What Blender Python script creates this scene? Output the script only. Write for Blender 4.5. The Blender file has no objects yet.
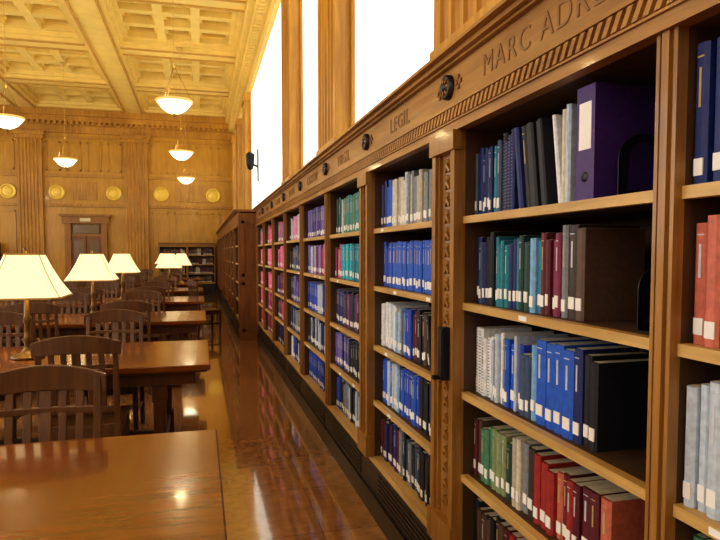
import bpy, bmesh, math, random
from mathutils import Matrix, Vector
random.seed(11)
S=bpy.context.scene
COL=S.collection
# ---------------- materials ----------------
def lin(c):
    return tuple(((v/255.0)/12.92 if v/255.0<=0.04045 else ((v/255.0+0.055)/1.055)**2.4) for v in c)+(1,)
def base(name):
    m=bpy.data.materials.new(name); m.use_nodes=True
    nt=m.node_tree; return m,nt,nt.nodes['Principled BSDF']
def plain(name,rgb,rough=.6,metal=0,var=.12,scale=30,spec=None,bump=0):
    m,nt,b=base(name); c=lin(rgb)
    tc=nt.nodes.new('ShaderNodeTexCoord'); n=nt.nodes.new('ShaderNodeTexNoise'); n.inputs['Scale'].default_value=scale
    nt.links.new(tc.outputs['Object'],n.inputs['Vector'])
    r=nt.nodes.new('ShaderNodeValToRGB')
    r.color_ramp.elements[0].position=.3; r.color_ramp.elements[1].position=.7
    r.color_ramp.elements[0].color=tuple(v*(1-var) for v in c[:3])+(1,)
    r.color_ramp.elements[1].color=tuple(min(1,v*(1+var)) for v in c[:3])+(1,)
    nt.links.new(n.outputs['Fac'],r.inputs['Fac']); nt.links.new(r.outputs['Color'],b.inputs['Base Color'])
    b.inputs['Roughness'].default_value=rough; b.inputs['Metallic'].default_value=metal
    return m
def wood(name,a,b_,rough=.35,sc=(14,14,1.2),coat=0):
    m,nt,b=base(name)
    tc=nt.nodes.new('ShaderNodeTexCoord'); mp=nt.nodes.new('ShaderNodeMapping'); mp.inputs['Scale'].default_value=sc
    nt.links.new(tc.outputs['Object'],mp.inputs['Vector'])
    n=nt.nodes.new('ShaderNodeTexNoise'); n.inputs['Scale'].default_value=2.2; n.inputs['Detail'].default_value=6; n.inputs['Roughness'].default_value=.65
    nt.links.new(mp.outputs['Vector'],n.inputs['Vector'])
    n2=nt.nodes.new('ShaderNodeTexNoise'); n2.inputs['Scale'].default_value=1.1
    nt.links.new(tc.outputs['Object'],n2.inputs['Vector'])
    ad=nt.nodes.new('ShaderNodeMath'); ad.operation='MULTIPLY_ADD'; ad.inputs[1].default_value=.35; 
    nt.links.new(n2.outputs['Fac'],ad.inputs[0]); 
    mu=nt.nodes.new('ShaderNodeMath'); mu.operation='MULTIPLY'; mu.inputs[1].default_value=.65
    nt.links.new(n.outputs['Fac'],mu.inputs[0]); nt.links.new(mu.outputs[0],ad.inputs[2])
    r=nt.nodes.new('ShaderNodeValToRGB'); r.color_ramp.elements[0].position=.34; r.color_ramp.elements[1].position=.66
    r.color_ramp.elements[0].color=lin(a); r.color_ramp.elements[1].color=lin(b_)
    nt.links.new(ad.outputs[0],r.inputs['Fac']); nt.links.new(r.outputs['Color'],b.inputs['Base Color'])
    b.inputs['Roughness'].default_value=rough
    b.inputs['Coat Weight'].default_value=coat; b.inputs['Coat Roughness'].default_value=.08
    bp=nt.nodes.new('ShaderNodeBump'); bp.inputs['Strength'].default_value=.12; bp.inputs['Distance'].default_value=.004
    nt.links.new(n.outputs['Fac'],bp.inputs['Height']); nt.links.new(bp.outputs['Normal'],b.inputs['Normal'])
    return m
def glow(name,rgb,strength,basec=None):
    m,nt,b=base(name); b.inputs['Base Color'].default_value=lin(basec or rgb)
    b.inputs['Emission Color'].default_value=lin(rgb); b.inputs['Emission Strength'].default_value=strength
    b.inputs['Roughness'].default_value=.5
    return m
W_CASE=wood('oak_case',(118,78,32),(176,128,60),.38,coat=.15)
W_CASEH=wood('oak_case_horizontal',(124,82,34),(182,134,64),.38,sc=(14,1.2,14),coat=.15)
W_SHELF=wood('oak_shelf_edge',(172,134,72),(216,178,108),.4,sc=(14,1.2,14))
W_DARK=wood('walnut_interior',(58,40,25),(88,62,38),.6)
W_BASE=wood('plinth_dark',(24,18,18),(40,30,28),.4)
W_TABLE=wood('table_top_oak',(96,46,6),(142,76,14),.22,sc=(1.2,12,12),coat=.45)
W_TLEG=wood('table_leg_oak',(66,36,14),(98,58,22),.35)
W_CHAIR=wood('chair_oak',(72,44,22),(110,72,36),.42,coat=.05)
W_WALL=wood('wall_panel_oak',(186,136,38),(214,164,58),.4,sc=(6,6,.8),coat=.1)
W_PIL=wood('pilaster_oak',(158,108,32),(212,160,64),.4,sc=(10,10,.8))
W_DOOR=wood('door_oak',(104,62,24),(148,96,38),.4)
W_DOORF=wood('far_door_oak',(140,92,30),(176,122,44),.4)
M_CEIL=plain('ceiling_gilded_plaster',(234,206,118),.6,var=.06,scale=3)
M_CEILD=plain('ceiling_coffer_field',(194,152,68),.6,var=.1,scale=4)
M_WHITE=plain('plaster_white',(244,238,222),.7,var=.02,scale=5)
M_GOLD=plain('gilt_medallion',(244,212,96),.4,.3,var=.1)
M_BRONZE=plain('bronze',(110,82,40),.35,.6)
M_BLACK=plain('black_metal',(24,24,28),.4,.3)
M_PANE=glow('window_daylight',(244,249,248),.8,(240,246,248))
M_SHADE=glow('lamp_shade_glow',(255,234,184),.72,(240,226,186))
M_TRIM=plain('shade_trim',(206,170,90),.5)
M_BOWL=glow('pendant_glass',(255,244,214),1.5,(255,248,230))
M_BOWLT=glow('pendant_rim',(250,205,120),.5,(220,180,110))
M_PAPER=plain('paper_pages',(214,200,168),.9)
M_LABEL=plain('white_label',(240,238,232),.7,var=.02)
M_LET=plain('carved_letter',(134,94,44),.5)
M_RING=plain('spiral_ring',(120,120,124),.4)
def floormat():
    m,nt,b=base('polished_floor_tiles')
    tc=nt.nodes.new('ShaderNodeTexCoord')
    br=nt.nodes.new('ShaderNodeTexBrick'); br.offset=0; br.inputs['Scale'].default_value=1
    br.inputs['Brick Width'].default_value=.62; br.inputs['Row Height'].default_value=.62
    br.inputs['Mortar Size'].default_value=.003; br.inputs['Mortar Smooth'].default_value=.3
    br.inputs['Color1'].default_value=lin((186,136,88)); br.inputs['Color2'].default_value=lin((174,125,79)); br.inputs['Mortar'].default_value=lin((124,86,54))
    nt.links.new(tc.outputs['Object'],br.inputs['Vector'])
    n=nt.nodes.new('ShaderNodeTexNoise'); n.inputs['Scale'].default_value=11; n.inputs['Detail'].default_value=8; n.inputs['Roughness'].default_value=.7
    nt.links.new(tc.outputs['Object'],n.inputs['Vector'])
    r=nt.nodes.new('ShaderNodeValToRGB'); r.color_ramp.elements[0].position=.3; r.color_ramp.elements[1].position=.7
    r.color_ramp.elements[0].color=(.64,.62,.6,1); r.color_ramp.elements[1].color=(1.15,1.13,1.1,1)
    nt.links.new(n.outputs['Fac'],r.inputs['Fac'])
    mx=nt.nodes.new('ShaderNodeMixRGB'); mx.blend_type='MULTIPLY'; mx.inputs['Fac'].default_value=1
    nt.links.new(br.outputs['Color'],mx.inputs['Color1']); nt.links.new(r.outputs['Color'],mx.inputs['Color2'])
    nt.links.new(mx.outputs['Color'],b.inputs['Base Color'])
    b.inputs['Roughness'].default_value=.12; b.inputs['IOR'].default_value=1.75
    b.inputs['Coat Weight'].default_value=1; b.inputs['Coat Roughness'].default_value=.05; b.inputs['Coat IOR'].default_value=1.65
    n3=nt.nodes.new('ShaderNodeTexNoise'); n3.inputs['Scale'].default_value=3.5; n3.inputs['Detail'].default_value=3
    nt.links.new(tc.outputs['Object'],n3.inputs['Vector'])
    bp=nt.nodes.new('ShaderNodeBump'); bp.inputs['Strength'].default_value=.05; bp.inputs['Distance'].default_value=.012
    nt.links.new(n3.outputs['Fac'],bp.inputs['Height']); nt.links.new(bp.outputs['Normal'],b.inputs['Normal']); nt.links.new(bp.outputs['Normal'],b.inputs['Coat Normal'])
    return m
M_FLOOR=floormat()
# ---------------- mesh builder ----------------
class MB:
    def __init__(s,mats,M=None):
        s.v=[];s.f=[];s.m=[];s.mats=mats;s.M=M or Matrix.Identity(4);s.sm=[]
    def mi(s,m):
        if m not in s.mats: s.mats.append(m)
        return s.mats.index(m)
    def add(s,vs,fs,mat,smooth=False):
        o=len(s.v); s.v+= [tuple(s.M@Vector(p)) for p in vs]
        k=s.mi(mat)
        for f in fs: s.f.append([i+o for i in f]); s.m.append(k); s.sm.append(smooth)
    def box(s,x0,x1,y0,y1,z0,z1,mat,lean=0):
        l=lean*(z1-z0)
        vs=[(x0,y0,z0),(x1,y0,z0),(x1,y1,z0),(x0,y1,z0),(x0+l,y0,z1),(x1+l,y0,z1),(x1+l,y1,z1),(x0+l,y1,z1)]
        s.add(vs,[(0,3,2,1),(4,5,6,7),(0,1,5,4),(1,2,6,5),(2,3,7,6),(3,0,4,7)],mat)
    def prism(s,pts,z0,z1,mat,lean=0):
        n=len(pts); l=lean*(z1-z0)
        vs=[(p[0],p[1],z0) for p in pts]+[(p[0]+l,p[1],z1) for p in pts]
        fs=[list(range(n))[::-1],list(range(n,2*n))]+[(i,(i+1)%n,n+(i+1)%n,n+i) for i in range(n)]
        s.add(vs,fs,mat)
    def beam(s,p0,p1,w,d,mat,w1=None,d1=None):
        p0=Vector(p0);p1=Vector(p1);a=(p1-p0).normalized()
        up=Vector((0,1,0)) if abs(a.y)<.9 else Vector((0,0,1))
        x=up.cross(a).normalized(); y=a.cross(x).normalized()
        w1=w1 or w; d1=d1 or d
        vs=[]
        for p,ww,dd in((p0,w,d),(p1,w1,d1)):
            for sx,sy in((-1,-1),(1,-1),(1,1),(-1,1)): vs.append(tuple(p+x*sx*ww/2+y*sy*dd/2))
        s.add(vs,[(0,3,2,1),(4,5,6,7),(0,1,5,4),(1,2,6,5),(2,3,7,6),(3,0,4,7)],mat)
    def lathe(s,prof,c,mat,seg=20,axis='z',smooth=True):
        vs=[];fs=[]
        for r,z in prof:
            for i in range(seg):
                a=2*math.pi*i/seg; u,v=r*math.cos(a),r*math.sin(a)
                if axis=='z': vs.append((c[0]+u,c[1]+v,c[2]+z))
                else: vs.append((c[0]+u,c[1]+z,c[2]+v))
        for j in range(len(prof)-1):
            for i in range(seg):
                fs.append((j*seg+i,j*seg+(i+1)%seg,(j+1)*seg+(i+1)%seg,(j+1)*seg+i))
        s.add(vs,fs,mat,smooth)
    def curvebar(s,pts,y_th,mat):
        vs=[];fs=[]
        for x,y,a,b in pts: vs+=[(x,y,a),(x,y+y_th,a),(x,y+y_th,b),(x,y,b)]
        n=len(pts)
        for i in range(n-1):
            o=i*4
            for k in range(4): fs.append((o+k,o+(k+1)%4,o+4+(k+1)%4,o+4+k))
        fs+=[(0,1,2,3),(4*n-1,4*n-2,4*n-3,4*n-4)]
        s.add(vs,fs,mat)
    def fluted(s,x0,x1,y0,y1,z0,z1,n,mat,dark=None):
        w=x1-x0; e=w*.08; p=[(x0,y1),(x0,y0)]
        fw=(w-2*e)/n
        for i in range(n):
            a=x0+e+i*fw+fw*.14; b=x0+e+(i+1)*fw-fw*.14; r=(b-a)/2; c=(a+b)/2
            for k in range(7):
                t=math.pi*k/6; p.append((c-r*math.cos(t),y0+r*.8*math.sin(t)))
        p+=[(x1,y0),(x1,y1)]
        s.prism(p,z0,z1,mat)
    def obj(s,name,parent=None,bevel=0,loc=None,rot=None):
        me=bpy.data.meshes.new(name); me.from_pydata(s.v,[],s.f); 
        for m in s.mats: me.materials.append(m)
        for p,k,sm in zip(me.polygons,s.m,s.sm): p.material_index=k; p.use_smooth=sm
        bm=bmesh.new(); bm.from_mesh(me); bmesh.ops.recalc_face_normals(bm,faces=bm.faces); bm.to_mesh(me); bm.free()
        o=bpy.data.objects.new(name,me); COL.objects.link(o)
        if parent: o.parent=parent
        if bevel:
            b=o.modifiers.new('bevel','BEVEL'); b.width=bevel; b.segments=2; b.limit_method='ANGLE'
        if loc: o.location=loc
        if rot: o.rotation_euler=rot
        return o
def empty(name,loc=(0,0,0)):
    e=bpy.data.objects.new(name,None); COL.objects.link(e); e.location=loc; return e
# ---------------- room ----------------
XR=1.4; XL=-9.3; YF=23.5; YB=-3.2; ZC=6.5
f=MB([M_FLOOR]); f.box(XL-.2,XR+.2,YB-.2,YF+.2,-.1,0,M_FLOOR); f.obj('floor')
w=MB([M_WHITE]); w.box(XR,XR+.2,YB,YF,0,7.2,M_WHITE); w.obj('wall_right')
w=MB([W_WALL]); w.box(XL-.2,XL,YB,YF,0,7.2,W_WALL); w.obj('wall_left')
w=MB([W_WALL]); w.box(XL,XR,YB-.2,YB,0,7.2,W_WALL); w.obj('wall_back')
w=MB([W_WALL]); w.box(XL,XR,YF,YF+.2,0,7.2,W_WALL)
yf=YF
def hm(z0,z1,pr,m=W_WALL): w.box(XL,XR,yf-pr,yf,z0,z1,m)
hm(0,.25,.06); hm(3.15,3.25,.06,W_PIL); hm(4.2,4.3,.07,W_PIL); hm(5.55,5.62,.05,W_PIL)
pils=[(-6.1,-5.3),(-2.6,-1.8)]
cols=[(-9.3,-6.1),(-5.3,-2.6),(-1.8,1.4)]
for a,b in cols:
    n=4; cw=(b-a)/n
    for (z0,z1) in((4.42,5.45),(.4,3.0)):
        if z0<1 and (a,b)==cols[1]: continue
        for i in range(n):
            x0=a+i*cw+.1;x1=a+(i+1)*cw-.1
            for q in((x0,x1,z0,z0+.05),(x0,x1,z1-.05,z1),(x0,x0+.05,z0,z1),(x1-.05,x1,z0,z1)):
                w.box(q[0],q[1],yf-.03,yf,q[2],q[3],W_WALL)
    w.box(a+.95,b-.95,yf-.03,yf,3.4,4.05,W_PIL)
w.obj('wall_far')
ti=1
for a,b in pils:
    t=MB([W_PIL]); t.box(a-.06,b+.06,yf-.22,yf-.005,0,.3,W_PIL); t.fluted(a,b,yf-.16,yf-.005,.3,5.5,6,W_PIL)
    t.box(a-.05,b+.05,yf-.2,yf-.005,5.5,5.62,W_PIL); t.box(a-.1,b+.1,yf-.25,yf-.005,5.62,5.75,W_PIL)
    t.obj('trim_%d'%ti); ti+=1
t=MB([M_CEIL])
for z0,z1,p in((5.75,6.0,.1),(6.0,6.12,.18),(6.12,6.3,.3),(6.3,6.5,.42)):
    t.box(XL,XR,yf-p,yf,z0,z1,W_PIL); t.box(XR-p,XR,YB,yf-p,z0,z1,M_CEIL); t.box(XL,XL+p,YB,yf-p,z0,z1,M_CEIL)
x=XL+.1
while x<XR-.3: t.box(x,x+.09,yf-.29,yf-.17,6.02,6.12,W_PIL); x+=.18
y=YB+.2
while y<yf-.4: t.box(XR-.29,XR-.17,y,y+.09,6.02,6.12,M_CEIL); y+=.18
t.obj('trim_%d'%ti); ti+=1
for X in(-6.42,-4.87,-2.98,-1.35,.52,-8.9):
    d=MB([M_GOLD]); d.lathe([(0,-.05),(.13,-.05),(.16,-.03),(.2,-.03),(.22,-.07),(.27,-.06),(.28,0)],(X,yf-.002,3.66),M_GOLD,24,'y'); 
    for i in range(8):
        a=i*math.pi/4; d.beam((X,yf-.055,3.66),(X+.12*math.cos(a),yf-.055,3.66+.12*math.sin(a)),.03,.03,M_GOLD,.06,.02)
    d.obj('wall_medallion')
d=MB([W_DOORF]); yd=yf-.075
d.box(-4.62,-4.42,yd-.12,yd,0.005,2.55,W_DOORF); d.box(-3.42,-3.22,yd-.12,yd,0.005,2.55,W_DOORF)
d.box(-4.7,-3.14,yd-.16,yd,2.55,2.8,W_DOORF); d.box(-4.78,-3.06,yd-.22,yd,2.8,2.88,W_DOORF)
M_DG=plain('door_glass',(130,112,84),.15)
for a,b in((-4.42,-3.93),(-3.91,-3.42)):
    d.box(a,b,yd-.05,yd,0.01,2.1,W_DOOR); d.box(a+.09,b-.09,yd-.055,yd-.05,.95,1.95,M_DG); d.box(a+.09,b-.09,yd-.07,yd-.05,.2,.8,W_DOORF)
d.box(-4.42,-3.42,yd-.06,yd,2.1,2.18,W_DOORF); d.box(-4.35,-3.49,yd-.05,yd,2.2,2.5,M_DG)
d.box(-4.1,-3.75,yd-.2,yd-.16,2.62,2.74,plain('sign_cream',(230,222,190),.5))
d.obj('door_1')
# ceiling
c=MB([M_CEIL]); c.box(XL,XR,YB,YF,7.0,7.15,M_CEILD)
lx=[(-9.3,-8.85),(-6.1,-5.3),(-2.6,-1.8),(.95,1.4)]
ys=[23.15-3.5*i for i in range(9)]
for a,b in lx:
    c.box(a,b,YB,YF,ZC,7.0,M_CEIL)
cells_y=[]
for i,yc in enumerate(ys):
    y0=max(YB,yc-.35);y1=min(YF,yc+.35)
    if y1<=y0: continue
    for (a,b),(a2,b2) in zip(lx[:-1],lx[1:]): c.box(b,a2,y0,y1,ZC,7.0,M_CEIL)
for i in range(len(ys)-1):
    a=max(YB,ys[i+1]+.35); b=ys[i]-.35
    if b-a>1: cells_y.append((a,b))
for (q0,q1),(r0,r1) in zip(lx[:-1],lx[1:]):
    for (y0,y1) in cells_y:
        x0,x1=q1,r0
        def frame(xa,xb,ya,yb,t,z0,z1,m):
            c.box(xa,xb,ya,ya+t,z0,z1,m);c.box(xa,xb,yb-t,yb,z0,z1,m);c.box(xa,xa+t,ya+t,yb-t,z0,z1,m);c.box(xb-t,xb,ya+t,yb-t,z0,z1,m)
        frame(x0,x1,y0,y1,.1,6.58,7.0,M_CEIL); frame(x0+.1,x1-.1,y0+.1,y1-.1,.1,6.68,7.0,M_CEIL)
        xa,xb,ya,yb=x0+.2,x1-.2,y0+.2,y1-.2
        for k in(1,2):
            xc=xa+(xb-xa)*k/3; c.box(xc-.1,xc+.1,ya,yb,6.68,7.0,M_CEIL)
            yc=ya+(yb-ya)*k/3; c.box(xa,xb,yc-.1,yc+.1,6.685,7.0,M_CEIL)
        cx=(xb-xa)/3; cy=(yb-ya)/3
        for i in range(3):
            for j in range(3):
                frame(xa+i*cx+.1*(i>0),xa+(i+1)*cx-.1*(i<2),ya+j*cy+.1*(j>0),ya+(j+1)*cy-.1*(j<2),.06,6.82,7.0,M_CEIL)
                mx,my=xa+(i+.5)*cx,ya+(j+.5)*cy
                c.box(mx-.1,mx+.1,my-.1,my+.1,6.93,7.0,M_GOLD)
    for yc in ys:
        if yc-.3<YB: continue
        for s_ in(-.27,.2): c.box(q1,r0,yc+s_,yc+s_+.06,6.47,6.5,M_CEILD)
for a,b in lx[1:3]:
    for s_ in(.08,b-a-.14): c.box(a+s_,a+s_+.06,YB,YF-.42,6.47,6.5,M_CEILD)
c.obj('ceiling')
def rpil(y0,y1,zb,n=5):
    global ti
    M=Matrix.Translation((1.2,y1,0))@Matrix(((0,1,0,0),(-1,0,0,0),(0,0,1,0),(0,0,0,1)))
    t=MB([W_PIL],M); L=y1-y0
    t.box(-.04,L+.04,-.03,.195,zb,zb+.22,W_PIL); t.box(-.02,L+.02,-.015,.195,zb+.22,zb+.3,W_PIL)
    t.fluted(0,L,0,.195,zb+.3,5.55,n,W_PIL)
    t.box(-.04,L+.04,-.03,.195,5.55,5.75,W_PIL)
    t.obj('trim_%d'%ti); ti+=1
RP=[(-.3,.55),(2.17,3.0),(5.37,6.2),(8.17,9.0),(16.4,17.2),(19.6,20.4),(22.4,23.0)]
for a,b in RP: rpil(a,b,2.25)
wi=1
edges=[(YB+.3,-.3),(.55,2.17),(3.0,5.37),(6.2,8.17),(9.0,16.4),(17.2,19.6),(20.4,22.4)]
for a,b in edges:
    a+=.06;b-=.06
    p=MB([M_PANE]); p.box(XR-.03,XR-.005,a,b,2.3,5.7,M_PANE)
    p.box(XR-.06,XR-.005,a-.05,a,2.3,5.74,W_PIL); p.box(XR-.06,XR-.005,b,b+.05,2.3,5.74,W_PIL)
    p.obj('window_%d'%wi); wi+=1
for k in range(6):
    yc=.5+k*4
    p=MB([M_PANE]); p.box(XL+.005,XL+.03,yc-.9,yc+.9,1.6,5.4,M_PANE)
    for q in((yc-1.02,yc-.9,1.5,5.5),(yc+.9,yc+1.02,1.5,5.5)): p.box(XL+.005,XL+.1,q[0],q[1],q[2],q[3],W_DOOR)
    p.box(XL+.005,XL+.1,yc-.9,yc+.9,5.4,5.5,W_DOOR);p.box(XL+.005,XL+.1,yc-.9,yc+.9,1.5,1.6,W_DOOR)
    p.box(XL+.005,XL+.06,yc-.03,yc+.03,1.6,5.4,W_DOOR)
    p.obj('window_%d'%wi); wi+=1
# ---------------- books ----------------
PAL={}
def bk(n,rgb,r=.5): PAL[n]=plain('book_'+n,rgb,r,var=.15,scale=60)
for n,rgb in dict(navy=(28,42,104),blue=(34,92,196),royal=(40,74,180),sky=(124,174,216),pale=(188,202,216),white=(230,232,232),cream=(208,202,182),tan=(182,174,154),grey=(128,132,136),black=(28,30,38),dgreen=(32,70,64),green=(76,130,98),olive=(132,146,104),teal=(30,126,144),cyan=(46,174,192),red=(158,46,42),orange=(198,108,86),maroon=(96,32,44),wine=(128,44,78),purple=(66,38,108),violet=(118,100,178),pink=(232,110,158),magenta=(208,58,120),brown=(94,70,54),dbrown=(62,50,42),slate=(62,82,110)).items(): bk(n,rgb)
M_TG=plain('spine_title_gold',(190,168,110),.5); M_TW=plain('spine_title_white',(200,204,212),.6)
def book(mb,x,w,h,z,y,d,cn,label=True,lean=0,title=None,spiral=False):
    m=PAL[cn]; g=.0008
    x0=x+g;x1=x+w-g; r=min(.006,w*.25)
    mb.prism([(x0,y+r),(x0+w*.22,y),(x1-w*.22,y),(x1,y+r),(x1,y+d),(x0,y+d)],z,z+h,m,lean)
    t=lean*h
    mb.box(x0+.0025+t,x1-.0025+t,y+r+.006,y+d-.003,z+h,z+h+.0008,M_PAPER)
    if label and w>.012:
        zl=z+random.uniform(.016,.03); hh=.034
        mb.box(x0+w*.16+lean*.04,x1-w*.16+lean*.04,y-.0012,y+r*.9,zl,zl+hh,M_LABEL,lean)
    if title and w>.014:
        za=z+h*.55; mb.box(x0+w*.4+lean*h*.55,x1-w*.4+lean*h*.55,y-.001,y+r*.8,za,za+h*.28,title,lean)
        mb.box(x0+w*.24+lean*h*.9,x1-w*.24+lean*h*.9,y-.001,y+r*.8,z+h*.9,z+h*.912,title,lean)
    if spiral:
        k=int(h/.011)
        for i in range(k): 
            zz=z+.008+i*.011; mb.box(x0+w*.3+lean*(zz-z),x1-w*.3+lean*(zz-z),y-.003,y+.002,zz,zz+.0025,M_RING)
def fill(mb,x0,x1,z,spec,dep=.2,yoff=.035):
    x=x0+.004
    for s in spec:
        cn,n,th,h=s[:4]; o=s[4] if len(s)>4 else ''
        ln=-.15 if 'l' in o else 0
        if ln: x+=.15*h*.96
        for i in range(n):
            c_=cn if isinstance(cn,str) else random.choice(cn)
            w=th*random.uniform(.72,1.28) if 'u' not in o else th
            hh=h*random.uniform(.88,1.05) if 'u' not in o and 't' not in o else h*random.uniform(.97,1.02)
            if ln: hh=h*random.uniform(.98,1.0)
            if x+w>x1-.004: return x
            book(mb,x,w,hh,z,yoff+random.uniform(0,.016),dep*random.uniform(.9,1.05),c_,'n' not in o,ln,
                 (M_TG if random.random()<.4 else M_TW) if ('t' in o or random.random()<.3) else None,'s' in o)
            x+=w+.0006
    return x
def leanbooks(mb,x,z,cols,th,h,lean=-.18):
    x+=abs(lean)*h+.002
    for c_ in cols:
        book(mb,x,th,h,z+.001,.045,.19,c_,True,lean); x+=th+.001
    return x
def randrow(mb,x0,x1,z,pal,fillf=None,hm=.245):
    end=x0+(x1-x0)*(fillf or random.uniform(.82,1.0)); x=x0+.004
    run=0
    while True:
        if run<=0:
            c_=random.choice(pal); run=random.choice([1,1,2,3,5]); h=random.uniform(hm-.05,hm+.03); w0=random.uniform(.02,.045); tt=random.choice([None,M_TG,M_TW,None])
        w=w0*random.uniform(.85,1.15)
        if x+w>end-.004: break
        book(mb,x,w,h,z,.035+random.uniform(0,.015),.2,c_,random.random()<.8,0,tt)
        x+=w+.0006; run-=1
    if x1-x>.09: leanbooks(mb,x,z,[c_],.02,h*.95)
# ---------------- bookcases ----------------
SH=[1.635,1.315,.98,.665,.34]; TH=.026; ZO=1.95; ZT=2.24
def bookcase(name,M,L,bays,depth,fancy=True,shelves=SH,zo=ZO,zt=ZT,W=None,WH=None):
    W=W or W_CASE; WH=WH or W_CASEH
    e=empty(name); 
    fr=MB([W],M)
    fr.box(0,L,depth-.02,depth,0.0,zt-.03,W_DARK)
    fr.box(0,L,-.02,depth-.02,0,.1,W_BASE); fr.box(0,L,-.005,depth-.02,.1,shelves[-1]-TH-.01,W_BASE)
    fr.box(0,L,-.02,0,.1,.125,W_BASE)
    fr.box(0,L,-.012,depth-.02,shelves[-1]-TH-.01,shelves[-1],W_SHELF)
    if fancy:
        for a,b in bays:
            for z in(.15,.175,.2,.225,.25): fr.box(a+.1,b-.1,-.011,-.005,z,z+.012,W_BASE)
    px=0; posts=[]
    for (a,b) in bays: posts.append((px,a)); px=b
    posts.append((px,L))
    for a,b in posts:
        if b-a<.005: continue
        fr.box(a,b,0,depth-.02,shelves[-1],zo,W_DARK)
        fr.box(a,b,-.02,0,shelves[-1],zo,W)
        if b-a<.13:
            m_=(a+b)/2; fr.box(m_-.01,m_+.01,-.03,-.02,shelves[-1],zo,W)
            fr.box(a,a+.01,-.026,-.02,shelves[-1],zo,W); fr.box(b-.01,b,-.026,-.02,shelves[-1],zo,W)
        else:
            fr.box(a,a+.035,-.045,-.02,shelves[-1],zo,W); fr.box(b-.035,b,-.045,-.02,shelves[-1],zo,W)
            fr.box(a+.035,a+.05,-.033,-.02,shelves[-1],zo,W); fr.box(b-.05,b-.035,-.033,-.02,shelves[-1],zo,W)
            fr.box(a-.01,b+.01,-.055,-.02,.34,.46,W); fr.box(a-.01,b+.01,-.055,-.02,1.88,1.95,W)
            z=.5; m_=(a+b)/2
            while z<1.85 and fancy:
                fr.prism([(m_-.022,-.02),(m_,-.03),(m_+.022,-.02)],z,z+.006,W)
                fr.beam((m_-.02,-.024,z+.012),(m_,-.027,z+.038),.012,.01,W); fr.beam((m_+.02,-.024,z+.012),(m_,-.027,z+.038),.012,.01,W)
                fr.lathe([(0,-.01),(.008,-.007),(.01,0)],(m_,-.021,z+.05),W,8,'y'); z+=.065
    fr.box(0,L,0,depth-.02,zo,zo+.03,W_DARK)
    fr.box(0,L,-.02,0,zo,zt-.04,WH)
    fr.box(0,L,-.04,-.02,zo,zo+.022,WH)
    if fancy:
        fr.box(0,L,-.028,-.02,zo+.044,zo+.05,WH); fr.box(0,L,-.032,-.02,zo+.096,zo+.106,WH)
        x=.01
        while x<L-.04:
            q0,q1=zo+.052,zo+.092
            fr.add([(x,-.02,q0),(x+.018,-.02,q0),(x+.04,-.02,q1),(x+.022,-.02,q1),(x,-.031,q0),(x+.018,-.031,q0),(x+.04,-.031,q1),(x+.022,-.031,q1)],
               [(0,3,2,1),(4,5,6,7),(0,1,5,4),(1,2,6,5),(2,3,7,6),(3,0,4,7)],WH); x+=.034
    fr.box(0,L,-.04,depth,zt-.04,zt-.03,WH); fr.box(0,L,-.06,depth,zt-.03,zt-.012,WH); fr.box(0,L,-.085,depth,zt-.012,zt,WH)
    fr.obj('case_frame',e)
    sh=MB([W_SHELF],M)
    for a,b in bays:
        for z in shelves[:-1]:
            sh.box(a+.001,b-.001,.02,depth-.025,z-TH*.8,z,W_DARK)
            sh.box(a+.001,b-.001,-.008,.02,z-TH,z,W_SHELF)
            for q in range(2):
                xx=a+.08+random.random()*(b-a-.2); 
                if random.random()<.6: sh.box(xx,xx+.045,-.0095,-.008,z-.021,z-.006,M_LABEL)
    sh.obj('shelves',e)
    return e
Mr=Matrix.Translation((.95,10.3,0))@Matrix(((0,1,0,0),(-1,0,0,0),(0,0,1,0),(0,0,0,1)))
YB_=[(9.2,10.2),(8.02,9.1),(6.86,7.9),(5.72,6.76),(4.52,5.60),(3.41,4.42),(2.27,3.24),(1.07,2.054),(.04,1.012),(-1.1,-.1)]
bays=[(10.3-b,10.3-a) for a,b in YB_]
bc=bookcase('built_in_bookcase',Mr,11.5,bays,.44)
ro=MB([W_DOOR],Mr); px=0; zr=2.13
for i,(a,b) in enumerate(bays[:-1]):
    m_=(b+bays[i+1][0])/2
    ro.lathe([(0,-.05),(.016,-.048),(.02,-.034),(.03,-.034),(.036,-.044),(.045,-.04),(.047,-.02)],(m_,0,zr),W_BASE,20,'y')
    for k in range(6):
        an=k*math.pi/3; ro.beam((m_,-.04,zr),(m_+.032*math.cos(an),-.038,zr+.032*math.sin(an)),.008,.01,W_CASE)
    for sx in(-1,1):
        for k in range(3):
            for j in(-1,0,1):
                if (k+j)%2==0: ro.box(m_+sx*(.07+k*.018)-.008,m_+sx*(.07+k*.018)+.008,-.026,-.02,zr+j*.018-.008,zr+j*.018+.008,W_DOOR)
ro.obj('frieze_rosettes',bc)
names=['DORAN','HUGO','ELZEVIR','PLATIN','CAXTON','VIRGIL','LEGIL','MARC ADRE','AMERICAN','CICERO']
for nm,(a,b) in zip(names,bays):
    cu=bpy.data.curves.new('lettering','FONT'); cu.body=nm; cu.size=.1; cu.extrude=.0014; cu.align_x='CENTER'; cu.space_character=1.2
    cu.materials.append(M_LET)
    o=bpy.data.objects.new('lettering',cu); COL.objects.link(o); o.parent=bc
    yc=10.3-(a+b)/2
    o.matrix_world=Matrix(((0,0,-1,.95-.0213),(-1,0,0,yc),(0,1,0,2.094),(0,0,0,1)))
def bay_books(i,rows,yoff=.035):
    a,b=bays[i]; mb=MB([M_PAPER],Mr)
    for z,r in zip(SH,rows):
        if isinstance(r,tuple): randrow(mb,a,b,z+.0005,r[0],*r[1:])
        else: fill(mb,a,b,z+.0005,r,yoff=yoff)
    return mb
dk=['navy','dgreen','black','slate','teal','navy']
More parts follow.
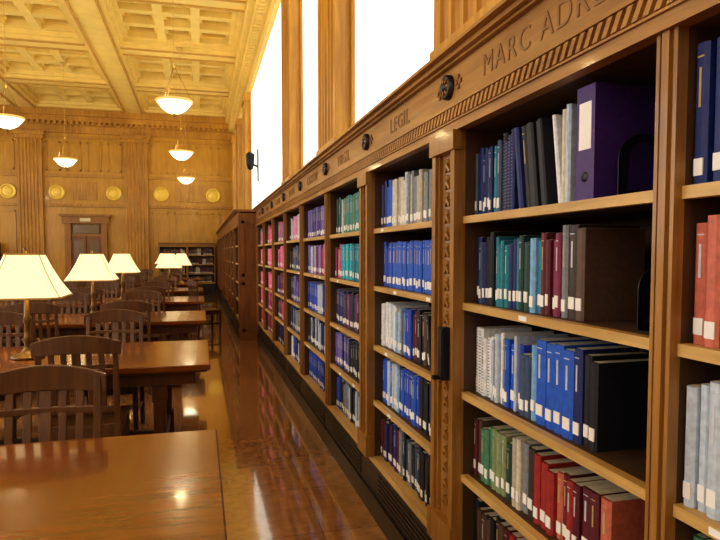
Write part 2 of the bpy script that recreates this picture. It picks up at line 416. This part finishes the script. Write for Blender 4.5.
R1=[
 [(dk,9,.0195,.245),(['black','navy','black'],4,.021,.262,'sn'),(['black','navy','black'],6,.025,.268,'nl'),('white',1,.014,.268,'nl'),('cream',1,.018,.27,'nu'),('pale',1,.022,.275,'nu')],
 [(['navy','slate','black'],6,.022,.25),(['sky','dgreen','teal'],3,.022,.235),(['navy','dgreen','black','teal'],8,.024,.235),('sky',1,.03,.23),('teal',1,.03,.235),(['red','maroon'],2,.026,.245),('wine',2,.026,.25),('grey',1,.034,.265,'t'),('dbrown',1,.04,.27,'t'),('brown',1,.035,.265)],
 [('white',4,.026,.235,'s'),(['pale','white','sky','grey'],6,.02,.235),('blue',2,.03,.23),('pale',1,.02,.24,'n'),('royal',1,.03,.23),('slate',2,.032,.2,),('sky',1,.034,.24),('blue',4,.042,.255,'t'),('navy',1,.05,.26,'t'),('black',2,.028,.262)],
 [(['maroon','brown'],3,.022,.21),('green',3,.027,.215),('olive',3,.028,.215,'t'),('dgreen',1,.03,.21),('tan',2,.026,.225),(['cream','grey'],2,.03,.235),('dbrown',1,.035,.23),(['wine','red'],3,.03,.205),(['red','orange','maroon'],7,.034,.2,'t')],
 [(['black','brown'],8,.03,.22),(['red','maroon','wine'],16,.033,.22,'t')]]
bay_books(7,R1).obj('shelved_books')
xb=10.3-1.40
b_=MB([PAL['purple']],Mr); z=1.6365
b_.box(xb,xb+.004,.015,.2,z,z+.292,PAL['purple']); b_.box(xb+.071,xb+.075,.015,.2,z,z+.292,PAL['purple']); b_.box(xb+.004,xb+.071,.015,.019,z,z+.292,PAL['purple'])
b_.box(xb+.01,xb+.06,.03,.19,z+.005,z+.28,M_PAPER); b_.box(xb+.012,xb+.062,.0135,.015,z+.13,z+.25,M_LABEL)
b_.lathe([(0,-.001),(.012,-.002),(.014,0)],(xb+.037,.015,z+.06),M_BLACK,14,'y'); b_.obj('ring_binder')
def bookend(x,z):
    m=MB([M_BLACK],Mr); m.box(x,x+.11,.05,.2,z+.001,z+.003,M_BLACK)
    pts=[]; 
    for k in range(13):
        t=math.pi*k/12; pts.append((.125-.075*math.cos(t),.1+.06*math.sin(t)))
    out=[(.05,0)]+pts+[(.2,0)]; inn=[(.075,.02)]+[(.125+(p[0]-.125)*.6,.02+p[1]*.75) for p in pts]+[(.175,.02)]
    n=len(out); vs=[(x,p[0],z+p[1]+.001) for p in out]+[(x,p[0],z+p[1]+.001) for p in inn]+[(x+.003,p[0],z+p[1]+.001) for p in out]+[(x+.003,p[0],z+p[1]+.001) for p in inn]
    fs=[]
    for i in range(n):
        j=(i+1)%n; fs+=[(i,j,n+j,n+i),(2*n+i,2*n+j,3*n+j,3*n+i),(i,j,2*n+j,2*n+i),(n+i,n+j,3*n+j,3*n+i)]
    m.add(vs,fs,M_BLACK); m.obj('bookend')
bookend(xb+.12,1.635); bookend(10.3-1.2,1.315)
R0=[[('navy',16,.034,.275,'u'),('navy',12,.034,.27,'t')],
 [('orange',2,.042,.265,),('green',2,.04,.25),('dgreen',3,.03,.24),('red',8,.04,.25),('brown',12,.03,.24)],
 [('pale',4,.03,.27),('white',8,.03,.27),('pale',14,.03,.26)],
 (['navy','maroon','green'],), (['red','brown'],)]
bay_books(8,R0,.008).obj('shelved_books')
R2=[
 [('navy',2,.03,.25),('blue',3,.035,.25),(['cream','tan'],4,.035,.25,'t'),(['tan','cream','grey','pale'],12,.036,.255),('olive',3,.036,.26)],
 [('royal',3,.03,.235),('blue',22,.031,.24,'t')],
 [('white',3,.03,.24),(['white','pale'],6,.027,.235),(['grey','pale','sky'],5,.025,.235),(['royal','blue'],4,.03,.24),(['maroon','wine'],2,.03,.24),(['brown','black'],4,.034,.25),('black',2,.024,.24,'l')],
 [('blue',4,.03,.25),(['blue','sky','pale'],6,.03,.24,'t'),(['navy','blue','royal'],8,.034,.245,'t'),(['black','navy'],9,.035,.255)],
 [(['black','navy','maroon'],11,.026,.24),(['black','slate','grey'],9,.03,.23),(['dbrown','black'],4,.033,.24),(['black','dbrown'],3,.026,.24,'l')]]
bay_books(6,R2).obj('shelved_books')
R3=[
 [('dgreen',5,.03,.26),(['green','pale'],6,.028,.25,'t'),(['green','teal'],14,.03,.255,'t')],
 [(['pink','wine'],7,.025,.24),('cyan',10,.028,.245,'t'),('teal',12,.03,.24,'t')],
 [('navy',8,.03,.25,'t'),(['navy','black','wine'],22,.03,.245)],
 [(['navy','violet'],14,.03,.24,'t'),('black',16,.03,.24)],
 [(['navy','royal'],6,.03,.24),(['grey','pale','black'],24,.03,.24)]]
bay_books(5,R3).obj('shelved_books')
R4=[[(['navy','violet'],10,.03,.26),(['purple','violet'],20,.035,.26,'t')],
 [(['pale','violet'],12,.03,.25),(['pink','violet','wine'],24,.03,.25)],
 [('royal',14,.03,.25,'t'),(['royal','navy','pale'],24,.03,.25)],
 [(['navy','black','pale'],36,.03,.24)],
 [('royal',14,.035,.24,'t'),(['royal','navy'],24,.03,.24,'t')]]
bay_books(4,R4).obj('shelved_books')
P=[(['pink','pale','wine','black'],),(['slate','black','navy','grey'],),(['black','navy','violet'],),(['pale','black','grey','navy'],),(['navy','royal','white','black'],)]
bay_books(3,P).obj('shelved_books')
for i,pl in((2,[['pink','magenta','violet','orange'],['navy','violet','pink'],['maroon','navy','wine'],['wine','black','magenta'],['navy','black','maroon']]),
            (1,[['pink','red','pink'],['pink','cream','pink'],['magenta','pink'],['magenta','wine'],['red','wine','black']]),
            (0,[['pink','pink','cyan'],['pink','orange'],['magenta','pink','pale'],['magenta','pink'],['magenta','red']])):
    bay_books(i,[(p,.97) for p in pl]).obj('shelved_books')
bay_books(9,[(['brown','navy','red'],)]*5).obj('shelved_books')
m=MB([M_BLACK],Mr); xc=10.3-2.105
m.box(xc-.02,xc+.025,-.075,-.0465,1.02,1.22,M_BLACK); m.box(xc-.014,xc+.019,-.078,-.075,1.03,1.21,plain('holder_face',(44,44,50),.3)); m.box(xc-.02,xc-.0,-.1,-.075,1.02,1.035,M_BLACK)
m.obj('card_holder')
M2=Matrix.Translation((.66,23.2,0))@Matrix(((0,1,0,0),(-1,0,0,0),(0,0,1,0),(0,0,0,1)))
L2=23.2-10.42; n2=10; bw=L2/n2
b2=[(i*bw+.08,(i+1)*bw-.08) for i in range(n2)]
e2=bookcase('tall_bookcase',M2,L2,b2,.72,fancy=False,W=W_DOOR,WH=W_DOOR)
pe=MB([W_DOOR],M2)
pe.box(L2,L2+.03,-.02,.72,0,2.175,W_DOOR)
for z0,z1 in((.15,1.0),(1.1,2.05)):
    for q in((.03,.66,z0,z0+.05),(.03,.66,z1-.05,z1),(.03,.08,z0,z1),(.61,.66,z0,z1)): pe.box(L2+.03,L2+.045,q[0],q[1],q[2],q[3],W_DOOR)
pe.obj('end_panel',e2)
mb=MB([M_PAPER],M2)
for a,b in b2:
    for z in SH: randrow(mb,a,b,z+.0005,['brown','dbrown','maroon','red','navy','orange'],.95)
mb.obj('shelved_books')
for xs,L in((-1.45,2.0),(-8.6,1.95)):
    M3=Matrix.Translation((xs,23.0,0)); n3=2
    bb=[(i*L/n3+.04,(i+1)*L/n3-.04) for i in range(n3)]
    bookcase('low_bookcase',M3,L,bb,.3,fancy=False,shelves=[1.42,1.08,.74,.4],zo=1.72,zt=1.88,W=W_DOORF,WH=W_DOORF)
    mb=MB([M_PAPER],M3)
    for a,b in bb:
        for z in[1.42,1.08,.74,.4]: randrow(mb,a,b,z+.0005,['brown','dbrown','tan','maroon','brown'],.97,.23)
    mb.obj('shelved_books')
# ---------------- furniture ----------------
def table_mesh():
    t=MB([W_TABLE]); 
    t.box(-3.06,0,0,1.2,.71,.75,W_TABLE)
    t.box(-3.04,-.02,.02,1.18,.695,.71,W_TLEG)
    t.box(-2.96,-.1,.1,.13,.6,.695,W_TLEG); t.box(-2.96,-.1,1.07,1.1,.6,.695,W_TLEG)
    t.box(-.13,-.1,.13,1.07,.6,.695,W_TLEG); t.box(-2.96,-2.93,.13,1.07,.6,.695,W_TLEG)
    for X in(-.34,-2.72):
        for Y in(.17,1.03):
            t.box(X-.05,X+.05,Y-.05,Y+.05,.48,.695,W_TLEG); t.box(X-.04,X+.04,Y-.04,Y+.04,.2,.48,W_TLEG); t.box(X-.055,X+.055,Y-.055,Y+.055,.06,.2,W_TLEG)
            t.box(X-.06,X+.06,Y-.09,Y+.09,0,.06,W_TLEG)
        t.box(X-.03,X+.03,.17,1.03,.1,.17,W_TLEG)
    t.box(-2.72,-.34,.57,.63,.115,.16,W_TLEG)
    return t
to=table_mesh().obj('reading_table',bevel=.006,loc=(.06,1.4,0))
def dup(o,loc,rot=0):
    n=o.copy(); COL.objects.link(n); n.location=loc; n.rotation_euler=(0,0,rot)
    for ch in list(o.children):
        k=ch.copy(); COL.objects.link(k); k.parent=n
    return n
TY=[1.4+2.74*k for k in range(7)]
for y in TY[1:]: dup(to,(.06,y,0))
for y in TY: dup(to,(-4.9,y,0))
def chair_mesh():
    c=MB([W_CHAIR])
    for s in(-1,1):
        X=s*.215
        c.beam((X,-.02,0),(X,.015,.45),.036,.04,W_CHAIR); c.beam((X,.015,.44),(X,-.045,.95),.036,.036,W_CHAIR,.03,.028)
        c.beam((s*.205,.4,0),(s*.205,.4,.43),.034,.034,W_CHAIR,.042,.042)
        c.beam((X,.0,.2),(s*.205,.4,.2),.02,.03,W_CHAIR)
        c.beam((X,.01,.395),(s*.205,.4,.395),.022,.06,W_CHAIR)
    c.box(-.205,.205,.385,.41,.36,.43,W_CHAIR); c.box(-.205,.205,.0,.022,.36,.43,W_CHAIR)
    c.box(-.2,.2,.19,.215,.19,.22,W_CHAIR)
    seat=[]
    for i in range(9):
        x=-.235+.47*i/8; seat.append((x,-.0,.43,.452-.01*(1-(x/.235)**2)))
    c.curvebar(seat,.44,W_CHAIR)
    def bar(zb,zt,arch,hw,yb,th=.024,bow=.03):
        pts=[]
        for i in range(13):
            x=-hw+2*hw*i/12; q=1-(x/hw)**2; pts.append((x,yb-bow*q,zb+arch*.3*q,zt+arch*q))
        c.curvebar(pts,th,W_CHAIR)
    bar(.885,.965,.045,.25,-.055,.026)
    bar(.80,.828,.0,.2,-.04,.02,.026)
    bar(.52,.56,.0,.205,-.008,.02,.012)
    for i,x in enumerate((-.14,-.07,0,.07,.14)):
        q=1-(x/.25)**2
        c.beam((x,.01-.012*q,.55),(x,-.04-.03*q,.9),.034 if i!=2 else .05,.012,W_CHAIR)
    return c
co=chair_mesh().obj('slat_back_chair',bevel=.004,loc=(-.66,TY[0]+1.2+.2,0),rot=(0,0,math.pi))
for gx in((-.73,-1.62,-2.3),(-5.7,-6.45,-7.2)):
    for k,y in enumerate(TY):
        for X in gx:
            j=random.uniform(-.02,.02)
            if not(k==0 and X==-.73): dup(co,(X+j,y+1.2+.17+random.uniform(0,.05),0),math.pi+random.uniform(-.05,.05))
            if k>0: dup(co,(X+j,y-.16-random.uniform(0,.05),0),random.uniform(-.05,.05))
dup(co,(-.1,11.45,0),math.radians(-70))
def lamp():
    l=MB([M_BRONZE])
    l.lathe([(0,0),(.11,0),(.115,.012),(.1,.022),(.05,.035),(.03,.06),(.022,.1),(.035,.13),(.022,.16),(.018,.24),(.03,.27),(.02,.3),(.014,.45),(.008,.46),(.008,.755),(.014,.76),(.01,.785),(0,.79)],(0,0,0),M_BRONZE,20)
    def ring(hw,z,ch): return [(sx*hw-(ch*sx if k else 0),sy*hw-(0 if k else ch*sy),z) for sx,sy,k in((1,-1,0),(1,1,0),(1,1,1),(-1,1,1),(-1,1,0),(-1,-1,0),(-1,-1,1),(1,-1,1))]
    prof=[(.262,.44,.05),(.2,.54,.04),(.15,.64,.03),(.11,.74,.02)]
    vs=[];fs=[]
    for hw,z,ch in prof: vs+=ring(hw,z,ch)
    for j in range(3):
        for i in range(8): fs.append((j*8+i,j*8+(i+1)%8,(j+1)*8+(i+1)%8,(j+1)*8+i))
    l.add(vs,fs,M_SHADE)
    def band(hw,z,ch,h,o):
        a=ring(hw+o,z,ch);b=ring(hw+o,z+h,ch); l.add(a+b,[(i,(i+1)%8,8+(i+1)%8,8+i) for i in range(8)],M_TRIM)
    band(.262,.434,.05,.012,.003); band(.11,.735,.02,.01,.003)
    for j in range(3):
        A=ring(prof[j][0],prof[j][1],prof[j][2]);B=ring(prof[j+1][0],prof[j+1][1],prof[j+1][2])
        for i in(0,2,4,6): l.beam(A[i],B[i],.005,.005,M_TRIM)
    l.beam((-.11,0,.738),(.11,0,.738),.006,.006,M_BRONZE); l.beam((0,-.11,.738),(0,.11,.738),.006,.006,M_BRONZE)
    return l
lo=lamp().obj('table_lamp',loc=(-1.2,TY[0]+.6,.75))
ld=bpy.data.lights.new('lamp_bulb','POINT'); ld.energy=3.8; ld.color=(1,.80,.46); ld.shadow_soft_size=.04
lb=bpy.data.objects.new('lamp_bulb',ld); COL.objects.link(lb); lb.parent=lo; lb.location=(.06,0,.58)
for k,y in enumerate(TY):
    if k>0 and k<4: dup(lo,(-1.2,y+.6,.75))
dup(lo,(-.62,TY[4]+.75,.75)); dup(lo,(-.45,TY[5]+.6,.75)); dup(lo,(-1.0,TY[6]+.6,.75))
for k in(0,2,4): dup(lo,(-5.9,TY[k]+.6,.75))
def pend():
    p=MB([M_BOWL])
    prof=[(.0,-.17),(.05,-.165),(.12,-.14),(.19,-.09),(.24,-.03),(.275,.02)]
    p.lathe(prof,(0,0,0),M_BOWL,32); p.lathe([(.275,.018),(.29,.02),(.3,.04),(.29,.055),(.27,.05)],(0,0,0),M_BOWLT,32)
    p.lathe([(0,-.22),(.012,-.215),(.02,-.2),(.012,-.185),(.03,-.17),(.0,-.165)],(0,0,0),M_BRONZE,12)
    for i in range(3):
        a=i*2*math.pi/3; p.beam((.28*math.cos(a),.28*math.sin(a),.05),(0.01*math.cos(a),.01*math.sin(a),.6),.005,.005,M_BRONZE)
    p.lathe([(0,.58),(.015,.59),(.015,.63),(.005,.66),(.005,2.45),(.07,2.5),(.08,2.56),(0,2.57)],(0,0,0),M_TRIM,10)
    return p
zp=3.95
po=pend().obj('pendant_lamp',loc=(-.37,10.46,zp))
pl=bpy.data.lights.new('pendant_bulb','POINT'); pl.energy=35; pl.color=(1,.83,.44); pl.shadow_soft_size=.1
pb=bpy.data.objects.new('pendant_bulb',pl); COL.objects.link(pb); pb.parent=po; pb.location=(0,0,.12)
for X,Y in((-.41,15.6),(-.41,20.9),(-.45,5.3),(-.45,.2),(-3.4,12.5),(-3.42,17.6),(-3.5,7.4),(-3.5,2.3),(-7,5),(-7,10.5),(-7,15.6)): dup(po,(X,Y,zp))
s=MB([M_BLACK]); s.box(1.35,1.369,14.42,14.58,3.2,3.95,M_BLACK); s.beam((1.36,14.5,3.55),(1.2,14.5,3.6),.04,.04,M_BLACK)
s.lathe([(0,-.15),(.06,-.12),(.09,0),(.1,.2),(.11,.22),(.09,.24),(0,.3)],(1.18,14.5,3.6),M_BLACK,12); s.obj('wall_sconce')
# ---------------- lights ----------------
def area(loc,rot,sx,sy,e,col):
    a=bpy.data.lights.new('daylight','AREA'); a.shape='RECTANGLE'; a.size=sx;a.size_y=sy;a.energy=e;a.color=col
    o=bpy.data.objects.new('daylight',a); COL.objects.link(o); o.location=loc; o.rotation_euler=rot
for k in range(6):
    area((XL+.12,.5+4*k,3.5),(0,-math.pi/2,0),3.7,1.75,150 if k<3 else 52,(.96,.98,1))
p=MB([M_PANE]); p.box(-6.5,-.5,YB+.005,YB+.03,2.2,5.6,M_PANE); p.obj('window_%d'%wi)
area((-3.5,YB+.08,3.9),(math.pi/2,0,0),5.8,3.2,18,(.92,.96,1))
wd=bpy.data.worlds.new('World'); S.world=wd; wd.use_nodes=True
wd.node_tree.nodes['Background'].inputs[0].default_value=(.9,.95,1,1); wd.node_tree.nodes['Background'].inputs[1].default_value=.5
# ---------------- camera ----------------
cd=bpy.data.cameras.new('Camera'); cam=bpy.data.objects.new('Camera',cd); COL.objects.link(cam)
cd.sensor_width=36; cd.lens=30; cam.location=(0,0,1.5)
pit=math.radians(3.0)
cam.rotation_euler=(math.pi/2-pit,0,-math.atan(160/600))
cd.shift_y=(253-(270-600*math.tan(pit)))/720
S.camera=cam
S.view_settings.view_transform='Standard'; S.view_settings.look='None'
try: S.view_settings.look='Medium High Contrast'
except Exception: pass
S.view_settings.exposure=0
S.view_settings.gamma=1.04
